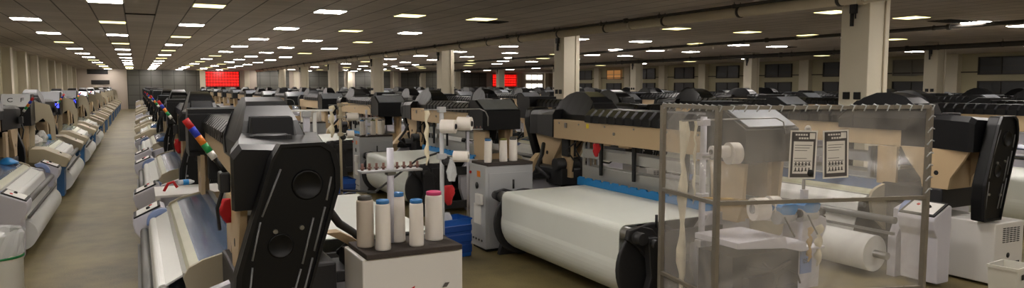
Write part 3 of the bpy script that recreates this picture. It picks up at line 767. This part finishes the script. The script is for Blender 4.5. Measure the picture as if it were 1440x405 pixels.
for k, (cx, cy) in enumerate(((1.25, 10.2), (1.25, 16.15), (1.25, 22.1))):
    cabinet(cx, cy, .68, .44, 1.12, 'grey cabinet on the warp side of the %s loom right of the aisle' % ORD[k+1], detail=False)
    for j in range(4):
        bobbin(cx+.1+.155*j, cy+.14+.12*(j % 2), 1.156, .29, .055, CAPB if j == 1 else CAPG, YARN, '%s bobbin from the left on the cabinet by the %s loom right of the aisle' % (ORD[j], ORD[k+1]), 'bobbins by the loom row right of the aisle, cabinet %s' % ORD[k])

# ------------------------------------------------------------------ yarn stands with reels (pole, arm, reels)
def reel(p, d, r, l, label, group, core=IRON):
    p = Vector(p); d = Vector(d).normalized()
    t = thing('yarn_reel', label, 'yarn reel', p, 0, group)
    obj('wound_yarn', cyl(bm_new(), (0,0,0), d*l, r, r*.97, seg=24, hole=r*.42), YARN, t)
    obj('tube', cyl(bm_new(), -d*.01, d*(l+.01), r*.4, seg=16, hole=r*.32), core, t)
    return t
def yarn_stand(x, y, h, label, arm_z=(1.75, 1.45), detail=True, m=GREY):
    t = thing('yarn_stand', label, 'yarn stand', (x, y, 0), 0)
    obj('pole', cyl(bm_new(), (0,0,0), (0,0,h), .024), m, t)
    obj('base_plate', box(bm_new(), (-.16,-.12,0), (.16,.12,.02), .005), IRON, t)
    obj('top_rod', tube(bm_new(), [(-.2,0,h-.03),(.45,0,h-.03),(.52,0,h-.06),(.55,0,h-.12),(.55,0,h-.22)], .007, 6), STEEL, t)
    b = bm_new(); box(b, (-.04,-.035,h-.06), (.04,.035,h), .006)
    for z in arm_z: box(b, (-.045,-.04,z-.03), (.045,.04,z+.03), .006)
    obj('clamp', b, m, t)
    for z in arm_z: obj('reel_arm', tube(bm_new(), [(0,0,z),(.12,-.05,z),(.3,-.05,z)], .01, 8), STEEL, t)
    b = bm_new(); lathe(b, (.04, .0, arm_z[-1]-.05), [(.001,0),(.05,.0),(.055,.02),(.02,.05)], (0,-1,.2), 14); obj('tension_disc', b, IRON, t)
    return t
yarn_stand(2.86, 7.0, 1.98, 'grey pole holding three white yarn reels over the alley centre', (1.77, 1.45))
reel((2.83, 6.93, 1.775), (1,-.85,0), .074, .155, 'left one of the two large upper yarn reels on the alley pole', 'reels on the alley pole')
reel((3.02, 6.93, 1.8), (1,-.85,0), .074, .15, 'right one of the two large upper yarn reels on the alley pole', 'reels on the alley pole')
reel((2.97, 6.93, 1.45), (1,-.8,0), .06, .16, 'lower yarn reel with grey core on the alley pole', 'reels on the alley pole', GREY)
yarn_stand(3.15, 12.4, 1.9, 'cream pole with yarn reels left of the second alley cabinet', (1.66, 1.35), m=BEIGE2)
reel((3.25, 12.35, 1.66), (1,-.1,0), .07, .2, 'fat yarn reel on the cream pole near the second alley cabinet', 'reels on the cream pole')
reel((3.25, 12.35, 1.35), (1,-.1,0), .07, .12, 'lower yarn reel on the cream pole near the second alley cabinet', 'reels on the cream pole')
yarn_stand(2.95, 18.3, 1.9, 'third yarn pole down the alley', (1.66,), m=BEIGE2)
reel((3.0, 18.25, 1.66), (1,-.1,0), .08, .2, 'yarn reel on the third alley pole', 'reels on far alley poles')
# white stand and T arm left (behind the black box)
t = thing('yarn_stand', 'white post with long flat crossbar behind the foreground drive box', 'yarn stand', (2.4, 11.6, 0), 0)
obj('pole', box(bm_new(), (-.05,-.03,0), (.05,.03,1.78), .006), LAV, t); obj('crossbar', box(bm_new(), (-.5,-.03,1.79), (.42,.03,1.82)), SIGW, t)
obj('clamp', box(bm_new(), (-.07,-.05,1.7), (.07,.05,1.8), .01), GREY, t); obj('flat_band', box(bm_new(), (.1,-.01,1.1), (.16,.01,1.78)), SIGW, t)
# hanging loose yarn
def strand(x, y, z0, z1, r, label, group=None, m=YARNC):
    o = bm_new(); n = 14
    tube(o, [(x+.008*math.sin(i*1.7), y+.006*math.cos(i*2.3), z1+(z0-z1)*i/n) for i in range(n+1)], [r*(.8+.35*math.sin(i*1.3+.5)) if i < n else r*.3 for i in range(n+1)], 8)
    return tag(obj('yarn_strand', o, m), label, 'yarn', group)
strand(2.7, 7.02, 1.36, 1.95, .026, 'cream bundle of loose yarn hanging left of the alley pole')
strand(3.0, 12.4, 1.3, 1.85, .05, 'fluffy cream yarn bundle on the second alley pole')
# second tension stand in front of the wide sheet's cabinet, pink tensioners
tension_stand(4.75, 10.5, 0, 1.72, 1.5, .5, 'post with tray of small pink tensioners behind the alley cabinet', 8)
tension_stand(4.1, 14.05, 1.186, 1.72, 1.56, .5, 'tension tray on the second alley cabinet', 8)

# ------------------------------------------------------------------ screen enclosure
A = Vector((4.13, 4.92, 0)); B = Vector((3.99, 4.10, 0)); D = Vector((5.75, 3.52, 0)); ZT = 2.03
t = thing('plastic_screen', 'framed clear plastic guard screen standing before the looms at right', 'screen', (B.x, B.y, 0), 0)
def rel(p, z): return Vector((p.x-B.x, p.y-B.y, z))
def bar(p, q, w=.018):
    b = bm_new(); p, q = Vector(p), Vector(q); d = (q-p).normalized(); a, c = frame_of(d)
    rings(b, [[s+a*i*w+c*j*w for i, j in ((-1,-1),(1,-1),(1,1),(-1,1))] for s in (p, q)])
    n = int((q-p).length/.16)
    for k in range(1, n):
        s = p+(q-p)*k/n
        for v in (a, -a, c, -c): cyl(b, s+v*w, s+v*(w+.004), .006, seg=6)
    return b
for P_ in (A, B, D): obj('post', bar(rel(P_, 0), rel(P_, ZT), .02), GALV, t)
for z in (ZT, 1.28, .52, .06):
    obj('rail', bar(rel(A, z), rel(B, z), .015), GALV, t); obj('rail', bar(rel(B, z), rel(D, z), .015), GALV, t)
def pane(P0, P1, z0, z1, off):
    b = bm_new(); n = 16; d = (P1-P0); nrm = Vector((d.y, -d.x, 0)).normalized()
    L = []
    for i in range(n+1):
        s = P0+d*i/n; wv = .006*math.sin(i*1.9)+.004*math.sin(i*4.1)
        L.append([rel(s+nrm*(off+wv), z0), rel(s+nrm*(off+wv*.3), (z0+z1)/2), rel(s+nrm*(off+wv), z1), rel(s+nrm*(off+wv+.002), z1), rel(s+nrm*(off+wv*.3+.002), (z0+z1)/2), rel(s+nrm*(off+wv+.002), z0)])
    return rings(b, L, smooth=True)
obj('clear_sheet', pane(A, B, .06, ZT+.01, -.024), SCREEN, t); obj('clear_sheet', pane(B, D, .06, ZT+.01, -.024), SCREEN, t)
b = bm_new()
for P0, P1 in ((A, B), (B, D)):
    n = 9 if P1 is B else 18
    for i in range(n+1):
        s = P0.lerp(P1, i/n); tube(b, [rel(s, ZT-.03)+Vector((-.02,-.03,0)), rel(s, ZT)+Vector((0,-.035,.015)), rel(s, ZT+.022), rel(s, ZT)+Vector((.02,.03,0))], .006, 6)
for i in range(7):
    s = D; z = 1.35+.1*i; tube(b, [rel(s, z)+Vector((-.05,-.02,-.03)), rel(s, z)+Vector((-.02,-.035,.01)), rel(s, z)+Vector((.02,-.03,.0))], .006, 6)
objs('tie', b, BAG, t)
# two posters fixed on the screen
u = (D-B).normalized(); nr = Vector((u.y, -u.x, 0)).normalized()
def poster(s, zt, w, h, tilt, label, emblem):
    c = B+u*s+nr*.04; ang = math.atan2(u.y, u.x)
    t = thing('poster', label, 'poster', (c.x, c.y, zt-h/2), ang, 'posters taped on the plastic screen')
    t.rotation_euler = (0, tilt, ang)
    obj('paper', box(bm_new(), (-w/2,-.002,-h/2), (w/2,.0,h/2)), PAPER, t)
    f = bm_new(); iw, ih = w/2-.014, h/2-.012
    box(f, (-iw,-.0032,ih-.075), (iw,-.0022,ih)); box(f, (-iw,-.0032,-ih), (-iw+.018,-.0022,ih)); box(f, (iw-.018,-.0032,-ih), (iw,-.0022,ih)); box(f, (-iw,-.0032,-ih), (iw,-.0022,-ih+.03)); obj('border_print', f, INK, t)
    f = bm_new()
    for r in range(9):
        z = ih-.105-r*.021
        if r in (3, 4): continue
        box(f, (-iw+.03,-.0032,z-.002), (iw-.03-.02*((r*7) % 3),-.0022,z+.002))
    for r in range(2):
        for k in range(5):
            x = -iw+.045+k*(2*iw-.09)/4; z = -ih+.105-r*.045; cyl(f, (x,-.0022,z+.013), (x,-.0032,z+.013), .006, seg=8); prism(f, [(x-.011,z-.01),(x+.011,z-.01),(x+.004,z+.008),(x-.004,z+.008)], 'y', -.0032, -.0022)
    for k in range(5): box(f, (-iw+.03+k*.016, -.0032, -ih+.045), (-iw+.04+k*.016, -.0022, -ih+.05))
    obj('text_print', f, INK, t)
    f = bm_new()
    for r, z in enumerate((ih-.022, ih-.05)):
        for k in range(5 if r == 0 else 4): box(f, (-iw+.03+k*.022+.03*r,-.004,z-.007), (-iw+.046+k*.022+.03*r,-.0032,z+.007))
    box(f, (iw-.055,-.004,ih-.055), (iw-.008,-.0032,ih-.008)); obj('title_print', f, PAPER, t)
    if emblem:
        obj('round_stamp', lathe(bm_new(), (iw-.03,-.003,-ih+.035), [(.028,0),(.028,.0015),(.001,.0016)], (0,-1,0), 20), BLACKM, t)
poster(.70, 1.85, .235, .385, math.radians(1.5), 'left one of two black and white printed notices on the screen', True)
poster(.985, 1.85, .225, .385, math.radians(-2), 'right one of two black and white printed notices on the screen', False)
c = B+u*.72+nr*.03
t = thing('number_tag', 'small round 181 number tag on the screen above the notices', 'tag', (c.x+.03, c.y, 1.86), math.atan2(u.y, u.x))
obj('disc', lathe(bm_new(), (0,0,0), [(.03,0),(.03,.002),(.001,.002)], (0,-1,0), 20), PAPER, t)
bm = text_bm('181', .026, .0005); bmesh.ops.rotate(bm, verts=bm.verts, cent=(0,0,0), matrix=Matrix.Rotation(PI/2, 3, 'X')); bmesh.ops.translate(bm, verts=bm.verts, vec=(0,-.003,0)); obj('digits', bm, INK, t)

# ------------------------------------------------------------------ things inside the screen: yarn feeding station
t = thing('feeder_station', 'white stepped stand with two blue-topped yarn feeders behind the plastic screen', 'yarn feeder', (5.0, 4.12, 0), 0)
b = bm_new(); prism(b, [(-.75,.93),(-.2,.93),(-.17,.86),(.05,.86),(.08,.8),(.3,.8),(.3,.78),(.0,.78),(-.2,.83),(-.75,.88)], 'y', .0, .5, .006); obj('top_plate', b, LAV, t)
b = bm_new(); box(b, (-.74,.06,.06), (.04,.46,.8)); box(b, (-.62,.0,.3), (-.3,.08,.62)); box(b, (-.26,.0,.4), (-.05,.08,.5)); cyl(b, (-.68,.02,.2), (-.68,.1,.2), .05); tube(b, [(-.6,.03,.7),(-.35,-.01,.66),(-.1,.03,.7)], .02, 6); cyl(b, (-.1,.05,.5), (-.1,.4,.5), .12); cyl(b, (-.45,.03,.55), (-.45,.12,.55), .07); obj('mechanism', b, OILY, t)
obj('leg', box(bm_new(), (.06,.1,0), (.2,.4,.78), .01), LAV, t); obj('leg', box(bm_new(), (-.73,.1,0), (-.63,.4,.74), .01), LAV, t)
b = bm_new(); tube(b, [(-.4,.05,.72),(-.3,.0,.6),(-.35,.02,.45),(-.2,.0,.35)], .012, 6); tube(b, [(-.2,.03,.66),(-.05,.0,.6),(.02,.02,.5)], .01, 6); obj('hose', b, RUBBER, t)
obj('post', cyl(bm_new(), (.12,.1,.78), (.12,.1,1.62), .014), STEEL, t)
obj('slotted_bracket', box(bm_new(), (.09,.07,.78), (.15,.11,1.3), .003), LAV, t)
for dx, dy in ((-.12, .0), (.14, -.02)):
    b = bm_new(); rings(b, [[(dx+x, dy+yy, z) for x, yy in ((-.09*s,.04),(.1*s,.04),(.1*s,.15),(-.09*s,.15))] for z, s in ((1.1,.7),(1.13,1),(1.17,1.1),(1.19,.8))]); f = obj('feeder_cover', b, BLUES, t)
    b = bm_new(); cyl(b, (dx-.1,dy+.09,1.08), (dx+.1,dy+.09,1.08), .06, .05, seg=18); cyl(b, (dx+.1,dy+.09,1.08), (dx+.13,dy+.09,1.08), .03, seg=12); obj('feeder_drum', b, GREY, t)
    b = bm_new(); cyl(b, (dx+.13,dy+.06,1.1), (dx+.16,dy+.06,1.1), .035, seg=14); tube(b, [(dx-.1,dy,1.1),(dx-.05,dy-.02,1.0),(dx+.03,dy,.92)], .007, 6); obj('feeder_ring', b, BLACKM, t)
obj('number_plate', box(bm_new(), (.1,.085,.55), (.24,.095,.75)), ARM, t)
bm = text_bm('051', .06, .001); bmesh.ops.rotate(bm, verts=bm.verts, cent=(0,0,0), matrix=Matrix.Rotation(PI/2, 3, 'X')); bmesh.ops.translate(bm, verts=bm.verts, vec=(.17,.083,.66)); obj('digits', bm, INK, t)
t = thing('yarn_stand', 'white post with clamped reel arms behind the left pane of the screen', 'yarn stand', (4.42, 4.72, 0), 0)
obj('pole', cyl(bm_new(), (0,0,0), (0,0,1.93), .028), LAV, t)
b = bm_new()
for z in (1.88, 1.58, 1.22, .8): box(b, (-.045,-.04,z-.03), (.045,.04,z+.03), .006)
obj('clamp', b, LAV, t)
obj('reel_arm', tube(bm_new(), [(-.05,-.05,1.58),(.42,-.05,1.58)], .009), STEEL, t); obj('reel_arm', tube(bm_new(), [(-.1,-.06,1.22),(.3,-.06,1.18),(.5,-.06,1.15)], .011), BRASS, t)
obj('top_rod', tube(bm_new(), [(-.25,0,1.9),(.9,0,1.9),(1.0,0,1.86),(1.03,0,1.75)], .007, 6), STEEL, t)
obj('lower_rod', tube(bm_new(), [(0,-.02,.8),(.35,-.04,.88)], .008, 6), BRASS, t)
reel((4.46, 4.66, 1.62), (1,-.2,0), .055, .17, 'left thin yarn reel behind the left pane of the screen', 'reels inside the screen')
reel((4.64, 4.64, 1.6), (1,-.2,0), .1, .1, 'large white flanged reel behind the corner post of the screen', 'reels inside the screen', GREY)
reel((4.66, 4.36, 1.14), (1,-.3,0), .1, .13, 'white yarn reel with grey core left of the blue yarn feeders', 'reels inside the screen', GREY)
reel((4.81, 4.32, 1.14), (1,-.3,0), .11, .09, 'second white yarn reel next to the blue yarn feeders', 'reels inside the screen', GREY)
strand(4.22, 4.75, .3, 1.9, .04, 'thick white yarn rope hanging behind the left edge of the screen')
strand(4.36, 4.76, 1.15, 1.9, .012, 'thin white yarn strand hanging by the white post in the screen')
strand(5.24, 4.14, .62, .98, .032, 'cream yarn tassel hanging under the feeders at right')
strand(5.1, 4.12, .68, .98, .022, 'darker thin yarn tassel hanging under the feeders', None, mat('ochre yarn', (196, 160, 96), .8))

# ------------------------------------------------------------------ small things
def crate(x, y, rz, w, d, h, label, z=0.):
    t = thing('crate', label, 'crate', (x, y, z), rz)
    b = bm_new(); box(b, (0,0,0), (w,d,.02)); th = .012
    for a0, a1 in (((0,0),(w,th)), ((0,d-th),(w,d)), ((0,0),(th,d)), ((w-th,0),(w,d))): box(b, (a0[0],a0[1],0), (a1[0],a1[1],h))
    obj('shell', b, CRATE, t)
    b = bm_new()
    rings(b, [[(x, y, z) for x, y in ((-e,-e),(w+e,-e),(w+e,d+e),(-e,d+e))] for z, e in ((.1*h,.001),(.12*h,.007),(.3*h,.007),(.32*h,.001),(.38*h,.001),(.4*h,.007),(.58*h,.007),(.6*h,.001),(.66*h,.001),(.68*h,.007),(.82*h,.007),(.84*h,.001))], caps=False)
    obj('rib_panel', b, mat('deep blue plastic', (16, 60, 130), .5), t)
    b = bm_new()
    for a0, a1 in (((-.012,-.012),(w+.012,.012)), ((-.012,d-.012),(w+.012,d+.012)), ((-.012,0),(.012,d)), ((w-.012,0),(w+.012,d))): box(b, (a0[0],a0[1],h-.02), (a1[0],a1[1],h))
    obj('rim', b, CRATE, t)
crate(3.35, 8.2, .1, .42, .34, .5, 'blue plastic crate on the floor left of the grey bobbin cabinet')
crate(3.12, 12.7, 0, .36, .5, .5, 'far blue crate on the floor behind the foreground bobbins')
def bag(x, y, z, r, h, label, m=BAG, n=14):
    b = bm_new(); rnd = random.Random(int(x*100+y*10)); L = []
    for j in range(8):
        f = j/7; rr = r*(.35+.9*math.sin(PI*min(1, f*.8+.12)))*(1-.35*f)
        L.append([(x+rr*(1+.35*(rnd.random()-.5))*math.cos(2*PI*i/n), y+rr*(1+.35*(rnd.random()-.5))*math.sin(2*PI*i/n), z+h*f+.01*rnd.random()) for i in range(n)])
    rings(b, L); return tag(obj('plastic_bag', b, m), label, 'plastic bag')
bag(3.5, 8.46, .05, .13, .5, 'crumpled clear plastic bag sticking out of the blue crate')
bag(.62, 5.38, .9, .06, .3, 'crumpled clear plastic bag on the cover of the nearest loom')
bag(.8, 10.95, 1.0, .07, .28, 'clear plastic bag on the second loom right of the aisle')
bag(-1.84, 17.0, .99, .13, .22, 'white plastic bag lying on the CF loom at left', WHITE)
bag(-1.84, 18.2, .99, .1, .25, 'white plastic bag further back on the CF loom', WHITE)
bag(2.95, 6.95, 1.18, .05, .24, 'small clear plastic bag hanging on the alley pole')
def rag(x, y, z, w, h, label, m=REDC):
    b = bm_new(); L = []
    for j in range(9):
        f = j/8; ww = w*(.25+.75*math.sin(PI*min(1, .25+f*.7)))
        L.append([(x+ww*.5*math.cos(a)*(1+.3*math.sin(3*a+j)), y+ww*.35*math.sin(a)*(1+.3*math.cos(4*a+j)), z-h*f) for a in [2*PI*i/12 for i in range(12)]])
    rings(b, L, smooth=True); return tag(obj('hanging_rag', b, m), label, 'rag')
rag(.5, 4.95, 1.46, .09, .16, 'red cloth hanging under the drive box of the nearest loom')
rag(.5, 10.9, 1.46, .12, .2, 'red cloth hanging on the second loom right of the aisle')
rag(5.24, 7.55, 1.455, .1, .17, 'red cloth tied under the tan beam of the centre right loom')
rag(7.9, 6.0, 1.45, .14, .34, 'dark red cloth hanging behind the plastic screen beside the notices')
rag(-1.62, 11.0, 1.6, .09, .2, 'red cloth hanging at the left edge of the photo')
rag(3.02, 7.2, 1.1, .12, .22, 'red pouch hanging low on the alley pole')
strand(.62, 8.55, 1.05, 1.7, .03, 'cream yarn bundle hanging at the far end of the nearest loom', None, YARNC)
# bottle lying between the first two looms right of the aisle
t = thing('water_bottle', 'clear water bottle with blue label between the first two looms right of the aisle', 'bottle', (.42, 9.9, .93), .4)
obj('bottle', lathe(bm_new(), (0,0,.04), [(.001,0),(.033,0),(.035,.02),(.034,.15),(.02,.18),(.012,.2),(.001,.2)], (1,-.2,.0), 16), BAG, t)
obj('bottle_label', lathe(bm_new(), (0,0,.04), [(.036,.06),(.0365,.07),(.0365,.12),(.036,.13)], (1,-.2,0), 16), BLUES, t)
t = thing('shelf_table', 'small white shelf on legs between the first two looms right of the aisle', 'shelf', (.15, 9.25, 0), 0)
obj('shelf', box(bm_new(), (0,0,.88), (.75,.85,.91), .005), WHITE, t)
for dx, dy in ((.03,.03),(.72,.03),(.03,.82),(.72,.82)): obj('leg', box(bm_new(), (dx-.02,dy-.02,0), (dx+.02,dy+.02,.88)), WHITE, t)
tag(obj('shuttle_clamp', tube(bm_new(), [(.25,9.6,.91),(.3,9.62,1.0),(.36,9.6,1.02),(.4,9.58,.95)], .018, 8), RED), 'red handle of a small clamp on the white shelf', 'clamp')
# blue rolled cloth on further looms of the aisle row
def heap(x, y, z, w, d, h, m, label):
    b = bm_new(); rnd = random.Random(int(y*31)); L = []
    for j in range(6):
        f = j/5; s = math.cos(f*PI/2*.93); L.append([(x+w*s*(1+.2*(rnd.random()-.5))*math.cos(2*PI*i/14), y+d*s*(1+.2*(rnd.random()-.5))*math.sin(2*PI*i/14), z+h*f+.008*rnd.random()) for i in range(14)])
    rings(b, L, smooth=True); return tag(obj('folded_cloth', b, m), label, 'cloth')
JEAN = mat('blue cloth', (40, 78, 130), .8, bump=.4, bscale=25, var=.25, vscale=12)
heap(.5, 17.4, .985, .16, .3, .1, JEAN, 'blue cloth heaped on the third loom right of the aisle')
heap(.5, 23.2, .985, .18, .3, .1, JEAN, 'blue cloth heaped on the fourth loom right of the aisle')
heap(-1.82, 13.4, .985, .14, .2, .1, BLUES, 'bright blue cap lying between the first looms at left')
heap(-1.82, 19.4, .985, .14, .2, .1, BLUES, 'bright blue cloth on the third loom at left')
heap(5.0, 9.6, .8, .15, .2, .25, JEAN, 'blue cloth piled behind the bobbin cabinet in the alley')
# bins
t = thing('waste_bin', 'tall off-white waste bin with plastic liner and green band at the left edge', 'bin', (-1.2, 8.0, 0), 0)
obj('bin_body', lathe(bm_new(), (0,0,0), [(.001,0),(.17,0),(.18,.02),(.2,.8),(.205,.82),(.19,.82),(.18,.1),(.001,.1)], seg=28), BINM, t)
obj('band', lathe(bm_new(), (0,0,.6), [(.198,0),(.202,.0),(.203,.02),(.199,.02)], seg=28), GREENB, t)
b = bm_new(); rnd = random.Random(3)
rings(b, [[((r+.02*(rnd.random()-.5))*math.cos(2*PI*i/28), (r+.02*(rnd.random()-.5))*math.sin(2*PI*i/28), z+.02*rnd.random()) for i in range(28)] for r, z in ((.205,.62),(.212,.72),(.215,.82),(.2,.86),(.17,.84),(.16,.78))], caps=False); obj('liner', b, BAG, t)
t = thing('plastic_tub', 'white open plastic tub at the foot of the right-hand console', 'tub', (7.55, 3.75, 0), .1)
b = bm_new()
rings(b, [[(x*s, y*s, z) for x, y in ((-.17,-.13),(.17,-.13),(.17,.13),(-.17,.13))] for s, z in ((.85,0),(1,.42),(1.06,.42),(1.06,.45),(.97,.45),(.82,.03))]); obj('tub_body', b, BINM, t)
b = bm_new()
for k in range(3): box(b, (-.08+.06*k,-.141,.33), (-.04+.06*k,-.133,.38))
objs('grip_slot', b, VENT, t)
# small bin contents near the tub stand on the floor; cable looping to the far crate
tag(obj('black_cable', tube(bm_new(), [(1.5,5.9,1.32),(2.0,6.6,1.18),(2.4,7.1,1.27),(2.7,7.3,1.4),(2.86,7.0,1.5)], .011, 8), RUBBER), 'black cable sagging from the foreground loom to the alley pole', 'cable')
# alley pole for dark roll behind left: cardboard-coloured box on loom A

# ------------------------------------------------------------------ light
w = bpy.data.worlds.new('world'); bpy.context.scene.world = w; w.use_nodes = True
w.node_tree.nodes['Background'].inputs[0].default_value = (.9, .92, 1, 1); w.node_tree.nodes['Background'].inputs[1].default_value = .05
sc = bpy.context.scene
sc.view_settings.view_transform = 'Standard'; sc.view_settings.look = 'None'; sc.view_settings.gamma = 1; sc.view_settings.use_curve_mapping = False
sc.view_settings.exposure = 0.45
